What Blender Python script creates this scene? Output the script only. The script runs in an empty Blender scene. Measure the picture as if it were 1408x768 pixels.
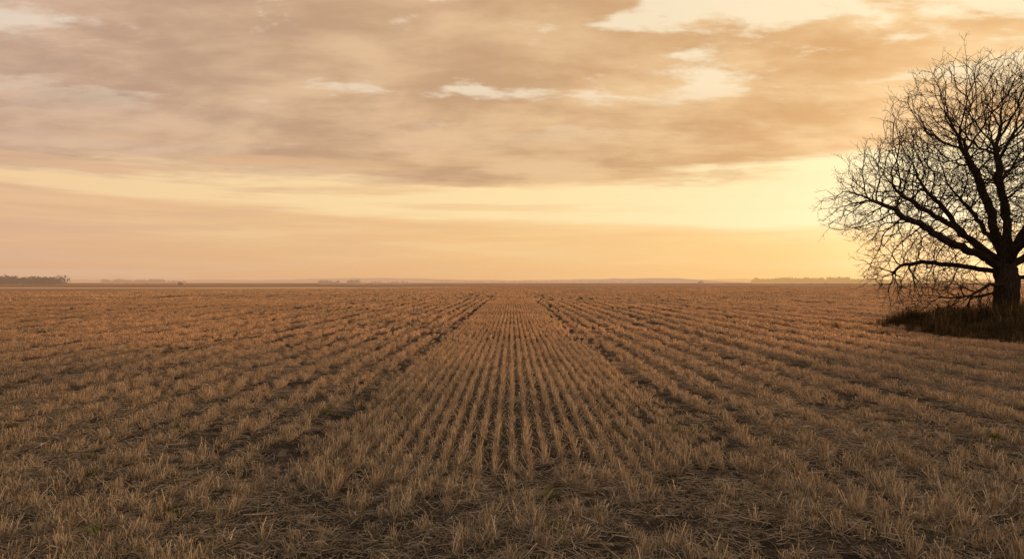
import bpy, math, random
import numpy as np
from mathutils import Vector

random.seed(7); rng = np.random.default_rng(7)
scene = bpy.context.scene
scene.view_settings.view_transform = 'Standard'
scene.view_settings.look = 'None'
scene.view_settings.exposure = 0

CAM_H = 2.2
SUN_AZ, SUN_EL = 33.5, 5.5

def lin(r, g, b):
    f = lambda c: (c/255/12.92) if c/255 <= 0.04045 else ((c/255+0.055)/1.055)**2.4
    return (f(r), f(g), f(b), 1.0)

# ------------------------------------------------------------------ noise
def _hash(ix, iy, s):
    h = (ix.astype(np.int64)*374761393 + iy.astype(np.int64)*668265263 + s*982451653) & 0x7fffffff
    h = ((h ^ (h >> 13)) * 1274126177) & 0x7fffffff
    h = h ^ (h >> 16)
    return (h & 0xffff)/65535.0
def vnoise(x, y, s=0):
    x = np.asarray(x, float); y = np.asarray(y, float)
    ix = np.floor(x); iy = np.floor(y); fx = x-ix; fy = y-iy
    fx = fx*fx*(3-2*fx); fy = fy*fy*(3-2*fy)
    a = _hash(ix, iy, s); b = _hash(ix+1, iy, s); c = _hash(ix, iy+1, s); d = _hash(ix+1, iy+1, s)
    return (a*(1-fx)+b*fx)*(1-fy)+(c*(1-fx)+d*fx)*fy
def ground_h(x, y):
    near = 0.03*(vnoise(x*1.3, y*1.3, 3)-.5)+0.05*(vnoise(x*.35, y*.35, 4)-.5)
    far = 0.25*(vnoise(x*.03, y*.03, 5)-.5)*np.clip((np.hypot(x, y)-20)/80, 0, 1)
    return near+far

# ------------------------------------------------------------------ mesh helpers
def make_mesh(name, V, F4=None, F3=None, col=None, smooth=False):
    me = bpy.data.meshes.new(name)
    V = np.asarray(V, np.float32)
    n4 = 0 if F4 is None else len(F4); n3 = 0 if F3 is None else len(F3)
    idx = []; tot = []
    if n4: idx.append(np.asarray(F4, np.int32).ravel()); tot.append(np.full(n4, 4, np.int32))
    if n3: idx.append(np.asarray(F3, np.int32).ravel()); tot.append(np.full(n3, 3, np.int32))
    idx = np.concatenate(idx); tot = np.concatenate(tot)
    start = np.concatenate([[0], np.cumsum(tot)[:-1]]).astype(np.int32)
    me.vertices.add(len(V)); me.vertices.foreach_set('co', V.ravel())
    me.loops.add(len(idx)); me.loops.foreach_set('vertex_index', idx)
    me.polygons.add(len(tot)); me.polygons.foreach_set('loop_start', start)
    me.update(calc_edges=True); me.validate()
    if smooth:
        me.polygons.foreach_set('use_smooth', np.ones(len(me.polygons), bool))
    if col is not None:
        at = me.attributes.new('col', 'FLOAT_COLOR', 'POINT')
        c = np.ones((len(V), 4), np.float32); c[:, :3] = col
        at.data.foreach_set('color', c.ravel())
    return me

def link(name, me, mat=None):
    ob = bpy.data.objects.new(name, me)
    scene.collection.objects.link(ob)
    if mat: me.materials.append(mat)
    return ob

class Blades:
    def __init__(s): s.V = []; s.F = []; s.C = []; s.n = 0
    def add(s, P, side, w, col):
        k, n, _ = P.shape
        L = P - side[None]*w[..., None]*.5; R = P + side[None]*w[..., None]*.5
        V = np.stack([L, R], 2)
        s.V.append(V.transpose(1, 0, 2, 3).reshape(-1, 3))
        s.C.append(np.repeat(col, 2*k, 0))
        base = s.n + np.arange(n)*2*k
        for i in range(k-1):
            s.F.append(np.stack([base+2*i, base+2*i+1, base+2*i+3, base+2*i+2], 1))
        s.n += n*2*k
    def mesh(s, name):
        return make_mesh(name, np.concatenate(s.V), F4=np.concatenate(s.F), col=np.concatenate(s.C))

STRAW = np.array([[.50, .40, .275], [.60, .505, .37], [.37, .285, .19], [.54, .435, .30], [.23, .175, .12], [.74, .645, .50]])*.90
def straw_cols(n, dark=0.0):
    c = STRAW[rng.integers(0, len(STRAW), n)]*rng.uniform(.65, 1.18, (n, 1))
    return c*(1-dark)

def stems(B, bx, by, h, w, lean=.18, dark=0.0):
    n = len(bx)
    base = np.stack([bx, by, np.full(n, -.02)], 1)
    ln = lean*np.where(rng.random(n) < .2, 3., 1.)
    tip = base + np.stack([rng.normal(0, 1, n)*ln*h, rng.normal(0, 1, n)*ln*h, h+.02], 1)
    a = rng.uniform(0, math.pi, n); side = np.stack([np.cos(a), np.sin(a), np.zeros(n)], 1)
    mid = (base+tip)/2 + rng.normal(0, .007, (n, 3))
    B.add(np.stack([base, mid, tip]), side, np.stack([w*1.1, w, w*.8]), straw_cols(n, dark))

def leaves(B, bx, by, bz, L, w, droop=.5, up=.6, cols=None):
    n = len(bx)
    a = rng.uniform(0, 2*math.pi, n); d = np.stack([np.cos(a), np.sin(a), np.zeros(n)], 1)
    p0 = np.stack([bx, by, bz], 1)
    p1 = p0 + d*(L*.5)[:, None]; p1[:, 2] += L*up*.5
    p2 = p0 + d*L[:, None]; p2[:, 2] += L*up*.5 - L*droop*.4
    p2[:, 2] = np.maximum(p2[:, 2], .004)
    side = np.stack([-np.sin(a), np.cos(a), rng.normal(0, .4, n)], 1)
    B.add(np.stack([p0, p1, p2]), side, np.stack([w, w, w*.2]), straw_cols(n, .12) if cols is None else cols)

def lying(B, n, half, w0, lmin=.06, lmax=.28, z=.03, dark=.22):
    x = rng.uniform(-half, half, n); y = rng.uniform(-half, half, n)
    a = rng.uniform(0, 2*math.pi, n); L = rng.uniform(lmin, lmax, n)
    d = np.stack([np.cos(a), np.sin(a), rng.normal(0, .14, n)], 1)
    c = np.stack([x, y, rng.uniform(.006, z, n)], 1)
    p0 = c-d*L[:, None]*.5; p2 = c+d*L[:, None]*.5
    p0[:, 2] = np.maximum(p0[:, 2], .003); p2[:, 2] = np.maximum(p2[:, 2], .003)
    p1 = (p0+p2)/2+rng.normal(0, .008, (n, 3)); p1[:, 2] = np.abs(p1[:, 2])+.004
    side = np.stack([-np.sin(a), np.cos(a), rng.normal(0, .5, n)], 1)
    w = np.full(n, w0)*rng.uniform(.6, 1.4, n)
    B.add(np.stack([p0, p1, p2]), side, np.stack([w, w, w*.7]), straw_cols(n, dark))

# ------------------------------------------------------------------ node helpers
class NT:
    def __init__(s, tree): s.t = tree; s.n = tree.nodes; s.l = tree.links
    def node(s, ty, **kw):
        nd = s.n.new(ty)
        for k, v in kw.items(): setattr(nd, k, v)
        return nd
    def put(s, sock, v):
        if isinstance(v, bpy.types.NodeSocket): s.l.new(v, sock)
        elif v is not None: sock.default_value = v
    def m(s, op, a, b=None, c=None, clamp=False):
        nd = s.node('ShaderNodeMath', operation=op, use_clamp=clamp)
        s.put(nd.inputs[0], a); s.put(nd.inputs[1], b)
        if c is not None: s.put(nd.inputs[2], c)
        return nd.outputs[0]
    def rng(s, v, a, b, c=0., d=1., smooth=True):
        nd = s.node('ShaderNodeMapRange', interpolation_type='SMOOTHSTEP' if smooth else 'LINEAR')
        s.put(nd.inputs[0], v)
        for i, q in enumerate((a, b, c, d)): s.put(nd.inputs[1+i], q)
        return nd.outputs[0]
    def xyz(s, x, y, z=0.):
        nd = s.node('ShaderNodeCombineXYZ'); s.put(nd.inputs[0], x); s.put(nd.inputs[1], y); s.put(nd.inputs[2], z)
        return nd.outputs[0]
    def noise(s, vec, scale, detail=4., rough=.5, dist=0.):
        nd = s.node('ShaderNodeTexNoise'); s.put(nd.inputs['Vector'], vec)
        nd.inputs['Scale'].default_value = scale; nd.inputs['Detail'].default_value = detail
        nd.inputs['Roughness'].default_value = rough; nd.inputs['Distortion'].default_value = dist
        return nd.outputs[0]
    def mix(s, f, a, b, blend='MIX'):
        nd = s.node('ShaderNodeMix', data_type='RGBA', blend_type=blend)
        s.put(nd.inputs[0], f); s.put(nd.inputs[6], a); s.put(nd.inputs[7], b)
        return nd.outputs[2]
    def ramp(s, f, stops):
        nd = s.node('ShaderNodeValToRGB'); cr = nd.color_ramp
        while len(cr.elements) < len(stops): cr.elements.new(.5)
        for e, (p, c) in zip(cr.elements, stops): e.position = p; e.color = c
        s.put(nd.inputs[0], f); return nd.outputs[0]

def new_mat(name):
    mt = bpy.data.materials.new(name); mt.use_nodes = True; mt.node_tree.nodes.clear()
    return mt, NT(mt.node_tree)

# ------------------------------------------------------------------ materials
def straw_material():
    mt, t = new_mat('dry_straw')
    at = t.node('ShaderNodeAttribute', attribute_name='col')
    g = t.node('ShaderNodeNewGeometry')
    sx = t.node('ShaderNodeSeparateXYZ'); t.l.new(g.outputs['Position'], sx.inputs[0])
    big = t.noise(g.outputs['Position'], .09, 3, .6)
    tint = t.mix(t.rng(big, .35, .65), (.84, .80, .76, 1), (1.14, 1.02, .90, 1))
    # shade painted into the near straw, warm sunlit tone into straw further out
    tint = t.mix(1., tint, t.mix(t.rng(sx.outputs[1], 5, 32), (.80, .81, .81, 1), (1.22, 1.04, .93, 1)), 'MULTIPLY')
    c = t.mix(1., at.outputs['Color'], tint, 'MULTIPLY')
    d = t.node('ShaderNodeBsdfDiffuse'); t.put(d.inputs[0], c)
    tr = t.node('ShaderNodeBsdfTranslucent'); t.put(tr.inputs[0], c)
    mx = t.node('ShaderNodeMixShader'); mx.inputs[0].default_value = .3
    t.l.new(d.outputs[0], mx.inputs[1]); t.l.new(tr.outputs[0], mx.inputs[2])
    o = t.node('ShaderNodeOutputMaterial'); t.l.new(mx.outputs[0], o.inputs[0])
    return mt
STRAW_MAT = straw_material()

def ground_material():
    mt, t = new_mat('soil_and_chaff')
    g = t.node('ShaderNodeNewGeometry'); P = g.outputs['Position']
    sx = t.node('ShaderNodeSeparateXYZ'); t.l.new(P, sx.inputs[0])
    X, Y = sx.outputs[0], sx.outputs[1]
    n1 = t.noise(P, 3., 6, .65); n2 = t.noise(P, 38., 4, .7)
    soil = t.mix(t.rng(n1, .35, .65), (.022, .017, .013, 1), (.055, .042, .031, 1))
    chaff = t.mix(t.rng(n2, .35, .7), (.12, .09, .06, 1), (.30, .235, .16, 1))
    fac = t.m('MULTIPLY', t.rng(n2, .50, .66), t.rng(n1, .35, .65, .1, .6))
    near = t.mix(fac, soil, chaff)
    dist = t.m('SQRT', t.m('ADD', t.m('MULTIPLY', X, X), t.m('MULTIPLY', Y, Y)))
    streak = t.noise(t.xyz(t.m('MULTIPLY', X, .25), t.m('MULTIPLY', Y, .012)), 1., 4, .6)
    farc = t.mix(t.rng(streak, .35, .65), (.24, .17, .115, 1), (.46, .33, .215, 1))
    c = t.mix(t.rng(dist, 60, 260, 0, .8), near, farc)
    edge = t.m('SUBTRACT', Y, t.m('ADD', 330., t.m('MULTIPLY', t.m('MINIMUM', X, 0.), 1.5)))
    band = t.noise(t.xyz(t.m('MULTIPLY', X, .0006), t.m('MULTIPLY', Y, .006)), 1., 2, .5)
    plough = t.ramp(band, [(0., (.24, .135, .08, 1)), (.48, (.29, .165, .10, 1)), (.56, (.50, .34, .20, 1)), (1., (.38, .24, .14, 1))])
    c = t.mix(t.rng(edge, 0, 6), c, plough)
    b = t.node('ShaderNodeBsdfDiffuse'); t.put(b.inputs['Color'], c)
    bp = t.node('ShaderNodeBump'); bp.inputs['Strength'].default_value = .7; bp.inputs['Distance'].default_value = .03
    t.put(bp.inputs['Height'], t.m('ADD', n1, t.m('MULTIPLY', n2, .4))); t.l.new(bp.outputs[0], b.inputs['Normal'])
    o = t.node('ShaderNodeOutputMaterial'); t.l.new(b.outputs[0], o.inputs[0])
    return mt

def simple_mat(name, c1, c2, scale=4., attr=False, transl=0., air=0., aircol=(1, 1, 1, 1)):
    mt, t = new_mat(name)
    g = t.node('ShaderNodeNewGeometry')
    c = t.mix(t.rng(t.noise(g.outputs['Position'], scale, 4, .6), .35, .65), c1, c2)
    if attr:
        a = t.node('ShaderNodeAttribute', attribute_name='col'); c = t.mix(1., c, a.outputs['Color'], 'MULTIPLY')
    d = t.node('ShaderNodeBsdfDiffuse'); t.put(d.inputs[0], c); out = d.outputs[0]
    o = t.node('ShaderNodeOutputMaterial')
    if transl:
        tr = t.node('ShaderNodeBsdfTranslucent'); t.put(tr.inputs[0], c)
        mx = t.node('ShaderNodeMixShader'); mx.inputs[0].default_value = transl
        t.l.new(out, mx.inputs[1]); t.l.new(tr.outputs[0], mx.inputs[2]); out = mx.outputs[0]
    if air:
        e = t.node('ShaderNodeEmission'); e.inputs[0].default_value = aircol  # distance haze painted as a glow mixed over the surface colour
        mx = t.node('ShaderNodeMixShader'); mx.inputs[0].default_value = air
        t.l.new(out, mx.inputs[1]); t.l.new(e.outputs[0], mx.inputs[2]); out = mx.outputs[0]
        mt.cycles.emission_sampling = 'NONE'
    t.l.new(out, o.inputs[0])
    return mt

# ------------------------------------------------------------------ ground
def axis(lo, hi, fine, growth):
    def half(h):
        a = [0.]; st = fine
        while a[-1] < h:
            a.append(a[-1]+st)
            if a[-1] > 14: st *= growth
        return a
    return np.array(sorted([-q for q in half(-lo)[1:]]+half(hi)))
gx = axis(-7000, 7000, .22, 1.06); gy = axis(-60, 7000, .22, 1.06)
XX, YY = np.meshgrid(gx, gy)
ZZ = ground_h(XX, YY)
nx, ny = len(gx), len(gy)
I = np.arange(nx*ny).reshape(ny, nx)
F = np.stack([I[:-1, :-1], I[:-1, 1:], I[1:, 1:], I[1:, :-1]], -1).reshape(-1, 4)
link('ground', make_mesh('ground', np.stack([XX, YY, ZZ], -1).reshape(-1, 3), F4=F, smooth=True), ground_material())

# ------------------------------------------------------------------ instancing
def instancer(name, pts, rot, scl, idx, coll):
    me = bpy.data.meshes.new(name)
    me.vertices.add(len(pts)); me.vertices.foreach_set('co', np.asarray(pts, np.float32).ravel())
    for nm, dat in (('rot', rot), ('scl', scl)):
        a = me.attributes.new(nm, 'FLOAT_VECTOR', 'POINT'); a.data.foreach_set('vector', np.asarray(dat, np.float32).ravel())
    a = me.attributes.new('idx', 'INT', 'POINT'); a.data.foreach_set('value', np.asarray(idx, np.int32))
    ob = link(name, me)
    ng = bpy.data.node_groups.new(name+'_scatter', 'GeometryNodeTree')
    ng.interface.new_socket('Geometry', in_out='INPUT', socket_type='NodeSocketGeometry')
    ng.interface.new_socket('Geometry', in_out='OUTPUT', socket_type='NodeSocketGeometry')
    N = ng.nodes; L = ng.links
    gi = N.new('NodeGroupInput'); go = N.new('NodeGroupOutput')
    ci = N.new('GeometryNodeCollectionInfo'); ci.inputs['Collection'].default_value = coll
    ci.inputs['Separate Children'].default_value = True; ci.inputs['Reset Children'].default_value = True
    ip = N.new('GeometryNodeInstanceOnPoints'); ip.inputs['Pick Instance'].default_value = True
    def na(nm, ty):
        q = N.new('GeometryNodeInputNamedAttribute'); q.data_type = ty; q.inputs['Name'].default_value = nm
        return q.outputs['Attribute']
    L.new(gi.outputs[0], ip.inputs['Points']); L.new(ci.outputs[0], ip.inputs['Instance'])
    L.new(na('idx', 'INT'), ip.inputs['Instance Index'])
    L.new(na('rot', 'FLOAT_VECTOR'), ip.inputs['Rotation']); L.new(na('scl', 'FLOAT_VECTOR'), ip.inputs['Scale'])
    L.new(ip.outputs[0], go.inputs[0])
    md = ob.modifiers.new('scatter', 'NODES'); md.node_group = ng
    return ob

stub = bpy.data.collections.new('stubble_parts'); vi = 0
def addvar(coll, B, mat, nm):
    me = B.mesh(nm); me.materials.append(mat)
    coll.objects.link(bpy.data.objects.new(nm, me))
ROW = .205
for v in range(8):      # near rows 0-7 : .25 m of row
    B = Blades(); n = 50
    cx = rng.uniform(-.12, .12, 7); k = rng.integers(0, 7, n)
    by = cx[k]+rng.normal(0, .016, n); bx = rng.normal(0, .015, n)
    stems(B, bx, by, rng.uniform(.04, .18, n), rng.uniform(.0038, .007, n), .16)
    m = 8; leaves(B, rng.normal(0, .02, m), rng.uniform(-.13, .13, m), rng.uniform(.02, .09, m), rng.uniform(.05, .12, m), rng.uniform(.004, .008, m))
    lying(B, 7, .12, .0048, .05, .18)
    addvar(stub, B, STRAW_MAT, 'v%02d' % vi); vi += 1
for v in range(5):      # mid rows 8-12 : 1 m of row
    B = Blades(); n = 95
    by = rng.uniform(-.5, .5, n); bx = rng.normal(0, .021, n)
    h = rng.uniform(.05, .18, n)*(.65+.7*vnoise(by*5, by*0, 30+v))
    stems(B, bx, by, h, rng.uniform(.008, .014, n), .16)
    m = 12; leaves(B, rng.normal(0, .025, m), rng.uniform(-.5, .5, m), rng.uniform(.02, .1, m), rng.uniform(.06, .13, m), rng.uniform(.008, .013, m))
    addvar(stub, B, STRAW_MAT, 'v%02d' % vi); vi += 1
for v in range(4):      # far rows 13-16 : one 4 m band
    B = Blades(); n = 110
    by = rng.uniform(-2, 2, n); bx = rng.normal(0, .12, n)
    stems(B, bx, by, rng.uniform(.09, .20, n)*(.7+.6*vnoise(by*2, by*0., 50+v)), rng.uniform(.035, .06, n), .2)
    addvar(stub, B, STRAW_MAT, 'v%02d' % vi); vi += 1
for v in range(6):      # litter 17-22
    B = Blades(); lying(B, 105, .3, .0052, .04, .24, .05)
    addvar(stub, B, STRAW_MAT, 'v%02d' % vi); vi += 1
for v in range(6):      # messy tufts 23-28
    B = Blades(); n = 34
    stems(B, rng.normal(0, .028, n), rng.normal(0, .035, n), rng.uniform(.04, .21, n), rng.uniform(.0038, .007, n), .28)
    m = 10; leaves(B, rng.normal(0, .03, m), rng.normal(0, .03, m), rng.uniform(.01, .1, m), rng.uniform(.06, .17, m), rng.uniform(.004, .008, m))
    lying(B, 11, .14, .0048)
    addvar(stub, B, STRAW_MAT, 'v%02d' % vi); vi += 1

TR = [(-2.62, .14, .7), (2.62, .14, .7), (7.7, .2, .8), (-6.9, .16, .6), (-10.6, .26, .9),
      (15.2, .3, .9), (-17.2, .34, .9), (22, .4, .9), (-27, .5, .9), (33, .5, .9), (-40, .6, .9), (50, .6, .9), (-62, .8, .9), (75, .8, .9), (-90, 1., .9), (110, 1., .9)]
def track(x, y):
    r = np.zeros_like(x)
    for c, w, s in TR:
        xc = c + (vnoise(y*.05, y*0+c, 9)-.5)*min(abs(c)*.05, .7)
        r = np.maximum(r, s*np.clip(1.25-np.abs(x-xc)/w*.9, 0, 1))
    return r
def drill(x, y):
    ax = np.abs(x); xx = x+.12*(vnoise(x*.5, y*.04, 15)-.5)
    ph = np.sign(x)*np.log(1+.12*np.abs(xx)/.30)/.12
    amp = .6+.4*vnoise(np.floor(ph)+.5, y*.03, 16)
    b = .5+.5*np.cos(2*math.pi*ph)
    return np.where(ax < 2.7, 1., np.clip(b*1.3, 0, 1)*amp)
PT, RO, SC, IX = [], [], [], []
def push(x, y, rz, sx, sy, sz, ix):
    PT.append(np.stack([x, y, ground_h(x, y)], 1)); RO.append(np.stack([x*0, x*0, rz], 1))
    SC.append(np.stack([sx, sy, sz], 1)); IX.append(ix)
def vis(x, y, m=4.): return np.abs(x) < .78*y+m
def field_edge(x): return 330+1.5*np.minimum(x, 0)

def rows(y0, y1, step, var0, nvar, lod):
    xm = .79*y1+5; k = np.arange(-int(xm/ROW), int(xm/ROW)+1)
    ys = np.arange(y0, y1, step)
    X, Y = np.meshgrid(k*ROW, ys); X = X.ravel(); Y = Y.ravel()+rng.uniform(-.4, .4, X.size)*step
    m = vis(X, Y)&(Y < field_edge(X)-1); X = X[m]; Y = Y[m]
    side = np.clip((np.abs(X)-2.4)/1.2, 0, 1)
    X = X+side*rng.uniform(-.5, .5, X.size)*ROW
    start = 6.9+1.3*vnoise(X*1.4, X*0, 2)+.8*(vnoise(X*6, X*0, 12)-.5)-side*4
    tr = track(X, Y); dr = drill(X, Y)
    patch = vnoise(X*.9, Y*.28, 21); fine = vnoise(X*4.3, Y*2.2, 22)
    keep = (Y > start)&(rng.random(X.size) > tr*.92)&(rng.random(X.size) < .17+.9*dr)&(fine*.6+patch*.6 > .17)
    X, Y, side, tr, dr, patch, fine = [q[keep] for q in (X, Y, side, tr, dr, patch, fine)]
    n = len(X)
    h = (.54+.40*patch+.38*fine)*(1-.5*tr)*(.42+.64*dr)*rng.uniform(.8, 1.2, n)
    jx = rng.normal(0, .010, n)
    flip = rng.integers(0, 2, n)*math.pi + rng.normal(0, .06, n)*(lod < 2)
    push(X+jx, Y, flip, np.ones(n)+side*.3, np.ones(n), h, var0+rng.integers(0, nvar, n))
rows(3.2, 24, .25, 0, 8, 0)
rows(24, 80, 1., 8, 5, 1)
ys = np.arange(82, 331, 4.); xs = np.arange(-560, 561)*.5
X, Y = np.meshgrid(xs, ys); X = X.ravel()+rng.uniform(-.2, .2, X.size); Y = Y.ravel()+rng.uniform(-1, 1, X.size)
dr = drill(X, Y)
m = vis(X, Y)&(Y < field_edge(X)-1)&(rng.random(X.size) > track(X, Y)*.9)&(rng.random(X.size) < .25+.75*dr); X = X[m]; Y = Y[m]; dr = dr[m]; n = len(X)
push(X, Y, rng.integers(0, 2, n)*math.pi, np.ones(n), np.ones(n), (.6+.5*vnoise(X*.25, Y*.04, 61))*(.5+.55*dr), 13+rng.integers(0, 4, n))
def scatter(dens, y0, y1, fn, var0, nvar, smin, smax, snap=0.):
    A = (y1-y0)*2*(.79*y1+5); n = int(A*dens)
    x = rng.uniform(-(.79*y1+5), .79*y1+5, n); y = rng.uniform(y0, y1, n)
    p = fn(x, y); m = vis(x, y)&(rng.random(n) < p)
    x = x[m]; y = y[m]; n = len(x); s = rng.uniform(smin, smax, n)
    if snap: x = np.where(rng.random(n) < .8, np.round(x/snap)*snap+rng.normal(0, .03, n), x)
    push(x, y, rng.uniform(0, 6.283, n), s, s, s*rng.uniform(.7, 1.15, n), var0+rng.integers(0, nvar, n))
def f_head(x, y):
    return np.clip((8.9-y)/1.4, 0, 1)*np.clip(vnoise(x*1.5, y*1.7, 71)*1.8-.45, .05, 1)
scatter(32, 2.9, 9.5, f_head, 23, 6, .55, 1.15, ROW)
def f_sidemess(x, y):
    return np.clip((np.abs(x)-2.6)/2, 0, 1)*np.clip(vnoise(x*.8, y*.5, 72)*1.8-.7, 0, 1)*np.clip((40-y)/20, 0, 1)*drill(x, y)
scatter(7, 3, 40, f_sidemess, 23, 6, .6, 1.1)
def f_lit(x, y):
    head = .8*np.clip((9.2-y)/1.6, 0, 1); side = np.clip((np.abs(x)-2.4)/2, 0, 1)
    return np.clip(np.maximum(head, .09+.32*side)*(.3+1.1*vnoise(x*.9, y*.9, 73)), 0, 1)
scatter(17, 2.9, 22, f_lit, 17, 6, .7, 1.2)
scatter(2.6, 22, 50, lambda x, y: .12+.42*np.clip((np.abs(x)-2.4)/2, 0, 1), 17, 6, 1., 1.6)
instancer('wheat_stubble', np.concatenate(PT), np.concatenate(RO), np.concatenate(SC), np.concatenate(IX), stub)

# ------------------------------------------------------------------ bare tree
TX, TY = 23.9, 33.0; S = 33.0/939
def grow_tree():
    P = []; par = []
    def addn(p, q): P.append(np.array(p, float)); par.append(q); return len(P)-1
    def path(start, pts, amp=.06):
        prev = start; cur = P[start].copy()
        for q in pts:
            q = np.array([q[0], q[2] if len(q) > 2 else 0, q[1]], float)*S
            L = np.linalg.norm(q-cur); k = max(1, int(round(L/.28))); a = cur.copy()
            for i in range(1, k+1):
                p = a+(q-a)*i/k + rng.normal(0, amp, 3)
                prev = addn(p, prev)
            cur = P[prev].copy()
        return prev
    r0 = addn((0, 0, 0), -1)
    t1 = path(r0, [(0, 30), (0, 62), (-2, 92)], .02)
    def at(h): return min(range(0, t1+1), key=lambda i: abs(P[i][2]-h*S))
    path(t1, [(2, 130, 4), (0, 165, 6), (-8, 205, 4), (-12, 235, 0)])
    path(t1, [(-14, 125, -5), (-32, 165, -12), (-52, 205, -18), (-66, 235, -22)])
    path(t1, [(16, 128, -8), (36, 170, -14), (52, 210, -20)])
    path(t1, [(10, 122, 12), (20, 165, 30), (26, 205, 46)])
    path(at(86), [(-20, 108, 20), (-44, 145, 38), (-66, 185, 52)])
    path(at(84), [(-30, 92, -10), (-60, 108, -18), (-95, 120, -24), (-130, 140, -28), (-168, 156, -30), (-198, 174, -28)])
    path(at(90), [(-34, 116, 10), (-66, 145, 16), (-100, 168, 22), (-130, 190, 26)])
    path(at(74), [(-28, 84, 16), (-62, 90, 30), (-98, 96, 36), (-132, 84, 36)])
    path(at(60), [(-20, 64, -16), (-44, 60, -28), (-72, 46, -34)])
    path(at(50), [(-16, 48, 14), (-38, 40, 26)])
    path(at(82), [(26, 96, 6), (60, 112, 12), (100, 128, 16), (150, 150, 16)])
    path(at(66), [(22, 72, -16), (55, 70, -28), (95, 76, -34)])
    path(at(90), [(6, 118, 30), (4, 150, 60), (0, 180, 84)])
    path(at(88), [(-4, 116, -34), (-6, 150, -66), (-10, 185, -90)])
    ell = [((-6, 228, 0), (146, 128, 130), 16500), ((-122, 166, -5), (110, 76, 70), 6300), ((-104, 74, 5), (82, 46, 52), 2200),
           ((110, 170, 0), (118, 84, 80), 3600), ((80, 76, 0), (80, 42, 60), 800), ((-58, 34, 0), (52, 28, 45), 650)]
    A = []
    for c, r, n in ell:
        d = rng.normal(0, 1, (n, 3)); d /= np.linalg.norm(d, axis=1)[:, None]
        rad = rng.random(n)**(1/2.5)*(1+.32*(vnoise(d[:, 0]*3.4+9, d[:, 1]*3+d[:, 2]*4.4, 5)-.5)*2)
        q = d*rad[:, None]*np.array([r[0], r[2], r[1]])+np.array([c[0], c[2], c[1]])
        A.append(q*S)
    A = np.concatenate(A); A = A[A[:, 2] > .35]
    hol = vnoise(A[:, 0]*.6+A[:, 1]*.35, A[:, 2]*.6+A[:, 1]*.2, 55); A = A[hol > .24]
    seg = .20; infl = 3.0; kill = .285
    Pn = np.array(P)
    def nearest(A, Q):
        bd = np.full(len(A), 1e9); bi = np.zeros(len(A), int); a2 = (A*A).sum(1)
        for s0 in range(0, len(Q), 500):
            q = Q[s0:s0+500]; D = a2[:, None]+(q*q).sum(1)[None]-2*A@q.T
            j = D.argmin(1); d = np.sqrt(np.maximum(D[np.arange(len(A)), j], 0))
            m = d < bd; bd[m] = d[m]; bi[m] = j[m]+s0
        return bd, bi
    bd, bi = nearest(A, Pn)
    low = t1; nch = {}
    for it in range(110):
        m = bd < infl
        if not m.any(): break
        nodes = np.unique(bi[m]); acc = np.zeros((len(P), 3)); Pa = np.array(P)
        d = (A[m]-Pa[bi[m]]); d /= np.maximum(np.linalg.norm(d, axis=1)[:, None], 1e-6)
        np.add.at(acc, bi[m], d)
        newi = []
        for nd in nodes:
            if nd <= low or nch.get(nd, 0) >= 2: continue
            v = acc[nd]; L = np.linalg.norm(v)
            if L < 1e-4: continue
            v = v/L
            if par[nd] >= 0:
                o = P[nd]-P[par[nd]]; o /= max(np.linalg.norm(o), 1e-6); v = v+.75*o
            v = v+rng.normal(0, .24, 3)+np.array([0, 0, .10]); v /= np.linalg.norm(v)
            nch[nd] = nch.get(nd, 0)+1
            newi.append(addn(P[nd]+v*seg, nd))
        if not newi: break
        Q = np.array([P[i] for i in newi])
        d2, i2 = nearest(A, Q)
        m2 = d2 < bd; bd[m2] = d2[m2]; bi[m2] = np.array(newi)[i2[m2]]
        al = bd > kill; A = A[al]; bd = bd[al]; bi = bi[al]
        if len(A) == 0: break
    P = np.array(P); par = np.array(par); n = len(P)
    for _ in range(2):
        cs = np.zeros((n, 3)); cc = np.zeros(n); np.add.at(cs, par[1:], P[1:]); np.add.at(cc, par[1:], 1)
        for_i = (cc > 0)&(par >= 0)
        P2 = P.copy(); P2[for_i] = .5*P[for_i]+.25*P[par[for_i]]+.25*(cs[for_i]/cc[for_i][:, None]); P = P2
    tips = np.ones(n, bool); tips[par[1:]] = False
    cnt = np.where(tips, 1, 0)
    for i in range(n-1, 0, -1): cnt[par[i]] += cnt[i]
    w = cnt.astype(float)
    e = math.log(.53/.0105)/math.log(cnt[2]); r = .0105*w**e
    r = r*(1+.5*np.exp(-P[:, 2]/.5)*(np.hypot(P[:, 0], P[:, 1]) < .6))
    main = -np.ones(n, int)
    for i in range(1, n):
        p = par[i]
        if main[p] < 0 or w[i] > w[main[p]]: main[p] = i
    V = []; F = []; ring = {}
    fr = [None]*n
    def frame(d, ref):
        u = ref-d*np.dot(ref, d); L = np.linalg.norm(u)
        if L < 1e-3: u = np.cross(d, [1, 0, 0.3]); L = np.linalg.norm(u)
        return u/L
    nv = 0
    fr[0] = np.array([1., 0, 0])
    sides = lambda rr: 12 if rr > .15 else (7 if rr > .05 else 4)
    def mkring(c, d, u, rr, k, lump=0):
        nonlocal nv
        v = np.cross(d, u); a = np.arange(k)*2*math.pi/k
        R = rr*(1+(lump*np.cos(a*3+c[2]*.6)+lump*.7*np.cos(a*5-c[2])))
        V.append(c+(np.cos(a)*R)[:, None]*u+(np.sin(a)*R)[:, None]*v); s = nv; nv += k; return s
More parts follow.
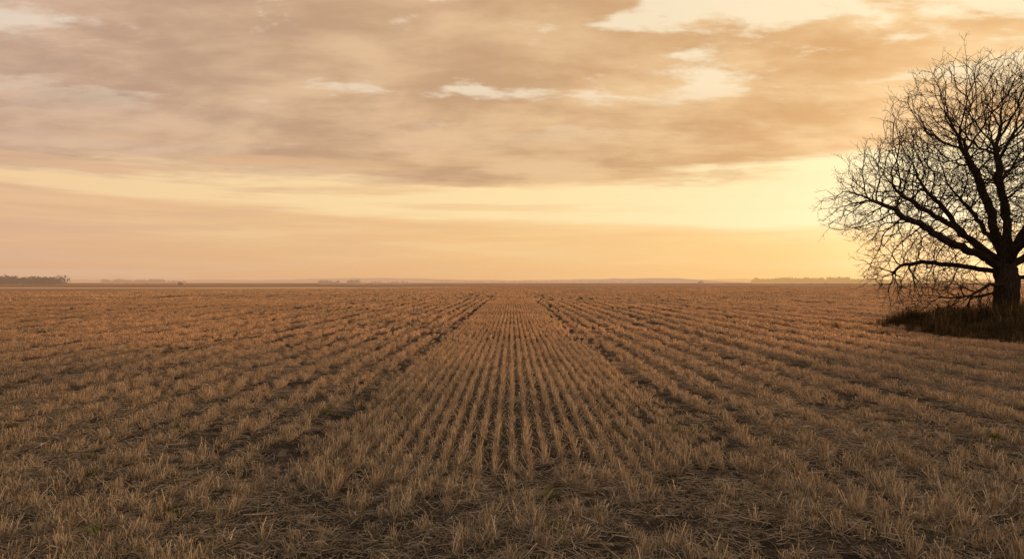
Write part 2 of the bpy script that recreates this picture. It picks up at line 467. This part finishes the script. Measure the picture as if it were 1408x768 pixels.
    for i in range(1, n):
        p = par[i]; d = P[i]-P[p]; d /= max(np.linalg.norm(d), 1e-6)
        u = frame(d, fr[p]); fr[i] = u
        k = sides(r[i]); cont = main[p] == i
        if cont and p in ring and ring[p][1] == k: s0 = ring[p][0]
        else:
            rp = r[p] if cont else min(r[p], r[i]*1.25)
            s0 = mkring(P[p], d, u, rp, k, .06 if p < 8 else 0)
        dd = d
        if main[i] >= 0:
            dn = P[main[i]]-P[i]; dd = d+dn/max(np.linalg.norm(dn), 1e-6); dd /= max(np.linalg.norm(dd), 1e-6)
        s1 = mkring(P[i], dd, frame(dd, u), r[i], k, .06 if i < 12 else 0)
        ring[i] = (s1, k)
        a = np.arange(k); b = (a+1) % k
        F.append(np.stack([s0+a, s0+b, s1+b, s1+a], 1))
    SA, SB, RA, RB = [], [], [], []
    def twig(p, d, L, rr, depth):
        k = max(3, int(L/.12)); st = L/k; c = p.copy()
        for j in range(k):
            d = d+rng.normal(0, .18, 3)+np.array([0, 0, .05]); d = d/np.linalg.norm(d)
            e = c+d*st; f0 = 1-j/k*.5; f1 = 1-(j+1)/k*.5
            SA.append(c); SB.append(e); RA.append(rr*f0); RB.append(rr*f1)
            if depth < 2 and rng.random() < (.65 if depth == 0 else .38):
                q = rng.normal(0, 1, 3); q -= d*np.dot(q, d); q /= np.linalg.norm(q)
                dd = d*.75+q*.65; dd /= np.linalg.norm(dd)
                twig(e, dd, L*rng.uniform(.35, .65)*(1-j/k*.4), rr*.85, depth+1)
            c = e
    for i in range(1, n):
        if cnt[i] > 6 or r[i] > .07: continue
        pr = .9 if tips[i] else .36
        if rng.random() > pr: continue
        d = P[i]-P[par[i]]; d /= max(np.linalg.norm(d), 1e-6)
        q = rng.normal(0, 1, 3); q -= d*np.dot(q, d); q /= np.linalg.norm(q)
        dd = d+q*rng.uniform(.1, .8); dd /= np.linalg.norm(dd)
        twig(P[i], dd, rng.uniform(.35, .85), .0095, 0 if tips[i] else 1)
    SA, SB, RA, RB = map(np.array, (SA, SB, RA, RB))
    d = SB-SA; d /= np.linalg.norm(d, axis=1)[:, None]
    u = np.cross(d, [0.3, .5, .81]); u /= np.maximum(np.linalg.norm(u, axis=1)[:, None], 1e-4); v = np.cross(d, u)
    R0 = []; R1 = []
    for a in (0, 2.094, 4.189):
        o = math.cos(a)*u+math.sin(a)*v; R0.append(SA+o*RA[:, None]); R1.append(SB+o*RB[:, None])
    T = np.stack(R0+R1, 1).reshape(-1, 3); b0 = nv+np.arange(len(SA))*6
    for a in range(3):
        b = (a+1) % 3; F.append(np.stack([b0+a, b0+b, b0+3+b, b0+3+a], 1))
    V.append(T)
    return np.concatenate(V), np.concatenate(F)
V, F = grow_tree()
bark, t = new_mat('bark')
tc = t.node('ShaderNodeTexCoord'); mp = t.node('ShaderNodeMapping'); mp.inputs['Scale'].default_value = (7, 7, 1.6)
t.l.new(tc.outputs['Object'], mp.inputs[0]); nz = t.noise(mp.outputs[0], 2.2, 6, .65)
b = t.node('ShaderNodeBsdfPrincipled'); t.put(b.inputs['Base Color'], t.mix(t.rng(nz, .35, .65), (.016, .012, .009, 1), (.06, .043, .031, 1)))
b.inputs['Roughness'].default_value = .95; b.inputs['Specular IOR Level'].default_value = .1
bp = t.node('ShaderNodeBump'); bp.inputs['Strength'].default_value = .8; bp.inputs['Distance'].default_value = .05
t.put(bp.inputs['Height'], nz); t.l.new(bp.outputs[0], b.inputs['Normal'])
o = t.node('ShaderNodeOutputMaterial'); t.l.new(b.outputs[0], o.inputs[0])
tree = link('bare_elm_tree', make_mesh('bare_elm_tree', V, F4=F, smooth=True), bark)
tree.location = (TX, TY, float(ground_h(TX, TY))-.05)

# ------------------------------------------------------------------ rough grass + shrubs round the trunk
gm = simple_mat('rough_grass', (.65, .6, .5, 1), (1.15, 1., .85, 1), .9, attr=True, transl=.22)
gc = bpy.data.collections.new('rough_grass_parts')
for v in range(6):
    B = Blades(); n = 60
    cols = np.array([[.055, .048, .024], [.11, .08, .045], [.04, .038, .018], [.22, .155, .09], [.075, .052, .03], [.13, .095, .055]])[rng.integers(0, 6, n)]*rng.uniform(.7, 1.1, (n, 1))
    L = rng.uniform(.2, .9, n); a = rng.uniform(0, 6.283, n); out = rng.uniform(.05, .6, n)
    p0 = np.stack([rng.normal(0, .13, n), rng.normal(0, .13, n), np.full(n, -.03)], 1)
    dr_ = np.stack([np.cos(a), np.sin(a), a*0], 1)
    p1 = p0+dr_*(out*L*.25)[:, None]; p1[:, 2] += L*.5
    p2 = p0+dr_*(out*L*.7)[:, None]; p2[:, 2] += L*.85
    p3 = p0+dr_*(out*L*1.1)[:, None]; p3[:, 2] += L*(1-.35*out)
    w = rng.uniform(.008, .016, n); side = np.stack([-np.sin(a), np.cos(a), a*0], 1)
    B.add(np.stack([p0, p1, p2, p3]), side, np.stack([w, w, w*.7, w*.2]), cols)
    addvar(gc, B, gm, 'g%02d' % v)
for v in range(3):       # green weeds
    B = Blades(); n = 30
    cols = np.array([[.10, .13, .035], [.14, .16, .05], [.17, .15, .06]])[rng.integers(0, 3, n)]*rng.uniform(.7, 1.1, (n, 1))
    leaves(B, rng.normal(0, .03, n), rng.normal(0, .03, n), np.full(n, .0), rng.uniform(.06, .16, n), rng.uniform(.005, .010, n), .3, 1.5, cols)
    addvar(gc, B, gm, 'g%02d' % (6+v))
n = 12500; x = rng.uniform(-9, 12, n); y = rng.uniform(-11, 7, n)
rr = np.hypot(x/np.where(x < 0, 6.2, 11), y/np.where(y < 0, 6.8, 5.6))*(1+.6*(vnoise(x*.7+20, y*.7+20, 81)-.5))
m = rng.random(n) < np.clip((1.12-rr)*2.5, 0, 1)*(.6+.4*vnoise(x*.9, y*.9, 83)); x = x[m]; y = y[m]; rr = rr[m]; n = len(x)
s = np.clip(1.65-rr*.85, .3, 1.4)*rng.uniform(.5, 1.15, n)*(.4+1.05*vnoise(x*.9, y*.9, 82))
X = x+TX-.3; Y = y+TY-2.4
instancer('rough_grass', np.stack([X, Y, ground_h(X, Y)], 1), np.stack([x*0, x*0, rng.uniform(0, 6.28, n)], 1), np.stack([s, s, s], 1), rng.integers(0, 6, n), gc)
n = 700; x = rng.uniform(-9, 9, n); y = rng.uniform(3.4, 13, n)
m = (vnoise(x*.8, y*.8, 95)*vnoise(x*2.5, y*2.5, 96) > .50)|((np.abs(x+3.1) < .5)&(np.abs(y-5.2) < .45)); x = x[m]; y = y[m]; n = len(x); s = rng.uniform(.5, 1.1, n)
instancer('green_weeds', np.stack([x, y, ground_h(x, y)], 1), np.stack([x*0, x*0, rng.uniform(0, 6.28, n)], 1), np.stack([s, s, s], 1), 6+rng.integers(0, 3, n), gc)
sm = simple_mat('shrub_leaves', (.6, .6, .5, 1), (1.1, 1., .8, 1), 2., attr=True, transl=.2)
for (sx_, sy_, sh, sw) in [(-2.9, -1.4, 1.1, 1.0), (-1.5, -.9, 1.25, .9), (-4.4, -1.2, .95, 1.1), (-.4, -2.0, .8, .9), (1.0, -1.3, 1.1, 1.1), (2.6, -1.0, 1.2, 1.2), (-2.0, 1.0, 1.3, 1.0), (3.8, -1.6, 1., 1.), (-3.6, 1.6, 1.1, 1.2)]:
    B = Blades(); n = 70
    a = rng.uniform(0, 6.283, n); el_ = rng.uniform(.5, 1.45, n); L = sh*rng.uniform(.6, 1.05, n)
    dv = np.stack([np.cos(a)*np.cos(el_)*sw, np.sin(a)*np.cos(el_)*sw, np.sin(el_)], 1)
    p0 = np.stack([rng.normal(0, .15, n), rng.normal(0, .15, n), np.full(n, -.05)], 1)
    p1 = p0+dv*L[:, None]*.5+rng.normal(0, .05, (n, 3)); p2 = p0+dv*L[:, None]
    side = np.stack([-np.sin(a), np.cos(a), a*0], 1)
    B.add(np.stack([p0, p1, p2]), side, np.stack([np.full(n, .018), np.full(n, .012), np.full(n, .006)]), np.tile([.04, .03, .02], (n, 1)))
    m_ = 1100; q = rng.integers(0, n, m_); f = rng.uniform(.3, 1.05, m_)
    c = p0[q]+(p2[q]-p0[q])*f[:, None]+rng.normal(0, .07, (m_, 3)); c[:, 2] = np.maximum(c[:, 2], .02)
    dd = rng.normal(0, 1, (m_, 3)); dd /= np.linalg.norm(dd, axis=1)[:, None]; sd_ = np.cross(dd, rng.normal(0, 1, (m_, 3))); sd_ /= np.linalg.norm(sd_, axis=1)[:, None]
    lw = rng.uniform(.02, .042, m_)
    cols = np.array([[.05, .045, .022], [.08, .058, .032], [.11, .075, .04], [.038, .038, .018]])[rng.integers(0, 4, m_)]
    B.add(np.stack([c-dd*lw[:, None], c, c+dd*lw[:, None]]), sd_, np.stack([lw*.2, lw, lw*.2]), cols)
    ob = link('shrub', B.mesh('shrub'), sm); gxp, gyp = TX+sx_, TY+sy_
    ob.location = (gxp, gyp, float(ground_h(gxp, gyp)))

# ------------------------------------------------------------------ distant trees / hills
AIR = lin(212, 165, 128); AIRR = lin(240, 186, 122)  # haze colours that the distant trees and hills emit
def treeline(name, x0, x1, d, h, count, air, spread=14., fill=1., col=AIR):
    V = []; F = []; nv = 0
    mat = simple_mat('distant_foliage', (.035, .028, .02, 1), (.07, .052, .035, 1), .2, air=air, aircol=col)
    for i in range(count):
        cx = rng.uniform(x0, x1); cy = d+rng.uniform(-spread, spread)
        hh = h*rng.uniform(.6, 1.05)*(.65+.5*float(vnoise(np.array(cx*.03), np.array(0.), 90)))
        cw = hh*rng.uniform(.5, .9)
        n = int(140*fill)
        dd = rng.normal(0, 1, (n, 3)); dd /= np.linalg.norm(dd, axis=1)[:, None]; dd *= (rng.random(n)**.4)[:, None]
        c = dd*np.array([cw, cw, hh*.48])+np.array([cx, cy, hh*.5])
        sz = rng.uniform(.25, .75, n)[:, None]*h/8
        a = rng.normal(0, 1, (n, 3)); a /= np.linalg.norm(a, axis=1)[:, None]; b = np.cross(a, rng.normal(0, 1, (n, 3))); b /= np.linalg.norm(b, axis=1)[:, None]
        V.append(np.stack([c-a*sz, c+b*sz, c+a*sz, c-b*sz], 1).reshape(-1, 3)); F.append(nv+np.arange(n*4).reshape(-1, 4)); nv += 4*n
        tw = hh*.03; t0 = np.array([[cx-tw, cy, -.5], [cx+tw, cy, -.5], [cx+tw*.5, cy, hh*.6], [cx-tw*.5, cy, hh*.6]])
        V.append(t0); F.append(nv+np.array([[0, 1, 2, 3]])); nv += 4
    return link(name, make_mesh(name, np.concatenate(V), F4=np.concatenate(F)), mat)
def pxX(px, d): return (px-705)/939*d
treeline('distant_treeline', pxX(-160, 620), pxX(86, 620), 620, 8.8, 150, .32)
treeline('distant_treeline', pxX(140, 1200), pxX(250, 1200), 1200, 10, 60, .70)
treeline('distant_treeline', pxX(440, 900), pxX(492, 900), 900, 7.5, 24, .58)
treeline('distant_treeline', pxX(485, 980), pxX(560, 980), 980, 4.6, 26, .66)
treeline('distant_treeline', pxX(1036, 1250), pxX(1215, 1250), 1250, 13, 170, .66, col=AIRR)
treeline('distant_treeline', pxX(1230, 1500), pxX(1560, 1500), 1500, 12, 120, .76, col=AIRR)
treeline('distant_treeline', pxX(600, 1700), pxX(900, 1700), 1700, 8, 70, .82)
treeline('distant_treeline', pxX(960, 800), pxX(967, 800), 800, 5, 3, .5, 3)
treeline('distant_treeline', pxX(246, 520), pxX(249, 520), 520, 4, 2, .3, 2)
def ridge(name, x0, x1, d, h, seed, air, col):
    xs = np.linspace(x0, x1, 500); e = np.clip((xs-x0)/300, 0, 1)*np.clip((x1-xs)/300, 0, 1)
    hh = h*(.45+.55*vnoise(xs*.002, xs*0, seed)+.14*vnoise(xs*.03, xs*0, seed+1))*e
    V = np.concatenate([np.stack([xs, xs*0+d, xs*0-1], 1), np.stack([xs, xs*0+d+60, hh], 1), np.stack([xs, xs*0+d+500, xs*0-1], 1)])
    a = np.arange(499); F = np.concatenate([np.stack([a, a+1, a+501, a+500], 1), np.stack([a+500, a+501, a+1001, a+1000], 1)])
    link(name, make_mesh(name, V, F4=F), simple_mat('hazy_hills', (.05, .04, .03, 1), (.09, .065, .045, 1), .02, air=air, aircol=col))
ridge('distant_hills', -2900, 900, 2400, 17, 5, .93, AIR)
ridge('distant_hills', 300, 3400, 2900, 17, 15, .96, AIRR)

# ------------------------------------------------------------------ sky
world = bpy.data.worlds.new('sky'); scene.world = world; world.use_nodes = True
world.node_tree.nodes.clear(); t = NT(world.node_tree)
tc = t.node('ShaderNodeTexCoord'); sp = t.node('ShaderNodeSeparateXYZ'); t.l.new(tc.outputs['Generated'], sp.inputs[0])
x, y, z = sp.outputs
R2D = 180/math.pi
el = t.m('MULTIPLY', t.m('ARCSINE', t.m('MINIMUM', t.m('MAXIMUM', z, -1.), 1.)), R2D)
az = t.m('MULTIPLY', t.m('ARCTAN2', x, y), R2D)
hl = t.m('SQRT', t.m('ADD', t.m('MULTIPLY', x, x), t.m('MULTIPLY', y, y)))
sa = math.radians(SUN_AZ)
cosd = t.m('DIVIDE', t.m('ADD', t.m('MULTIPLY', x, math.sin(sa)), t.m('MULTIPLY', y, math.cos(sa))), t.m('MAXIMUM', hl, .001))
dang = t.m('MULTIPLY', t.m('ARCCOSINE', t.m('MINIMUM', t.m('MAXIMUM', cosd, -1.), 1.)), R2D)
w = t.rng(dang, 0, 75, 1, 0, smooth=False)
s_ = t.m('DIVIDE', 1., t.m('ADD', t.m('MAXIMUM', z, 0.), .16))
px_, py_ = t.m('MULTIPLY', x, s_), t.m('MULTIPLY', y, s_)
nA = t.noise(t.xyz(px_, t.m('MULTIPLY', py_, 1.5)), 1.7, 8, .56, .15)
nE = t.noise(t.xyz(t.m('ADD', px_, 40.), t.m('MULTIPLY', py_, 1.8), 2.), 4.2, 6, .6, .2)
nB = t.noise(t.xyz(t.m('ADD', px_, 21.7), t.m('ADD', t.m('MULTIPLY', py_, 1.7), 5.4)), 1.55, 9, .60, .15)
nC = t.noise(t.xyz(t.m('MULTIPLY', az, .045), t.m('MULTIPLY', el, .62)), 1.0, 6, .55, .2)
def tri(l, c, r): return t.ramp(w, [(0., lin(*l)), (.55, lin(*c)), (.95, lin(*r))])
clear = tri((240, 202, 156), (253, 223, 168), (255, 238, 188))
cl_dk = tri((182, 151, 132), (200, 161, 122), (217, 168, 113))
cl_lt = tri((214, 181, 155), (229, 191, 147), (243, 204, 150))
gap = tri((228, 208, 190), (244, 225, 196), (255, 238, 200))
low = tri((216, 171, 137), (240, 191, 132), (253, 208, 134))
hor = tri((208, 162, 132), (235, 181, 124), (254, 202, 126))
up = t.mix(t.rng(t.m('ADD', t.m('MULTIPLY', nA, .76), t.m('MULTIPLY', nE, .24)), .38, .62), cl_dk, cl_lt)
gate = t.rng(el, 10.5, 17)
th = t.m('ADD', nB, t.m('MULTIPLY', t.m('MULTIPLY', w, w), .070))
gm_ = t.m('MULTIPLY', t.rng(th, .54, .63), gate)
up = t.mix(t.m('MULTIPLY', gm_, .88), up, gap)
up = t.mix(t.rng(el, 24, 50), up, lin(226, 216, 210))
edge = t.m('ADD', t.m('ADD', 8.2, t.m('MULTIPLY', t.m('MAXIMUM', t.m('SUBTRACT', az, 14.), 0.), .10)), t.m('MULTIPLY', t.m('SUBTRACT', nC, .5), 5.))
sheet = t.rng(t.m('ADD', t.m('SUBTRACT', el, edge), t.m('MULTIPLY', t.m('SUBTRACT', nE, .5), 2.2)), -.6, .9)
sky = t.mix(sheet, clear, up)
e2 = t.m('ADD', t.m('SUBTRACT', 6.7, t.m('MULTIPLY', w, 2.9)), t.m('MULTIPLY', t.m('SUBTRACT', nC, .5), 3.2))
bank = t.rng(t.m('SUBTRACT', e2, el), -.4, .5)
lowc = t.mix(t.rng(el, .2, 3.2), hor, t.mix(t.rng(nC, .4, .65, 0, .4), low, clear))
sky = t.mix(t.m('MULTIPLY', bank, .92), sky, lowc)
stk = t.m('MULTIPLY', t.rng(t.noise(t.xyz(t.m('MULTIPLY', az, .06), t.m('MULTIPLY', el, .9), 9.), 1., 5, .55, .2), .46, .64), t.rng(w, .1, .9, .9, .1))
sky = t.mix(t.m('MULTIPLY', stk, t.rng(el, 12, 9)), sky, t.mix(.4, low, cl_lt))
se = math.radians(3.8)
sv = (math.sin(sa)*math.cos(se), math.cos(sa)*math.cos(se), math.sin(se))
dt = t.m('ADD', t.m('ADD', t.m('MULTIPLY', x, sv[0]), t.m('MULTIPLY', y, sv[1])), t.m('MULTIPLY', z, sv[2]))
ang = t.m('MULTIPLY', t.m('ARCCOSINE', t.m('MINIMUM', t.m('MAXIMUM', dt, -1.), 1.)), R2D)
g1 = t.m('POWER', 2.718, t.m('MULTIPLY', t.m('POWER', t.m('DIVIDE', ang, 7.), 2.), -1.))
g2 = t.m('POWER', 2.718, t.m('MULTIPLY', t.m('DIVIDE', ang, 15.), -1.))
glow = t.mix(1., t.mix(g1, (0, 0, 0, 1), (.28, .22, .18, 1)), t.mix(g2, (0, 0, 0, 1), (.12, .065, .03, 1)), 'ADD')
sky = t.mix(1., sky, glow, 'ADD')
ns = t.node('ShaderNodeTexSky', sky_type='NISHITA'); ns.sun_disc = False
ns.sun_elevation = math.radians(SUN_EL); ns.sun_rotation = math.radians(SUN_AZ); ns.dust_density = 3
bg = t.node('ShaderNodeBackground'); t.put(bg.inputs[0], sky); bg.inputs[1].default_value = 1.
bn = t.node('ShaderNodeBackground'); t.put(bn.inputs[0], ns.outputs[0]); bn.inputs[1].default_value = .002
ad = t.node('ShaderNodeAddShader'); t.l.new(bg.outputs[0], ad.inputs[0]); t.l.new(bn.outputs[0], ad.inputs[1])
o = t.node('ShaderNodeOutputWorld'); t.l.new(ad.outputs[0], o.inputs[0])
world.cycles.sampling_method = 'MANUAL'; world.cycles.sample_map_resolution = 512

# ------------------------------------------------------------------ sun
sd = bpy.data.lights.new('sun', 'SUN'); sd.energy = 5.0; sd.angle = math.radians(2.5); sd.color = (1., .65, .39)
so = bpy.data.objects.new('sun', sd); scene.collection.objects.link(so)
se = math.radians(SUN_EL)
so.rotation_euler = Vector((math.sin(sa)*math.cos(se), math.cos(sa)*math.cos(se), math.sin(se))).to_track_quat('Z', 'Y').to_euler()

# ------------------------------------------------------------------ camera
cd = bpy.data.cameras.new('camera'); cd.lens = 24; cd.sensor_width = 36; cd.clip_start = .1; cd.clip_end = 20000
co = bpy.data.objects.new('camera', cd); scene.collection.objects.link(co)
co.location = (0, 0, CAM_H); co.rotation_euler = (math.radians(90.25), 0, 0)
scene.camera = co
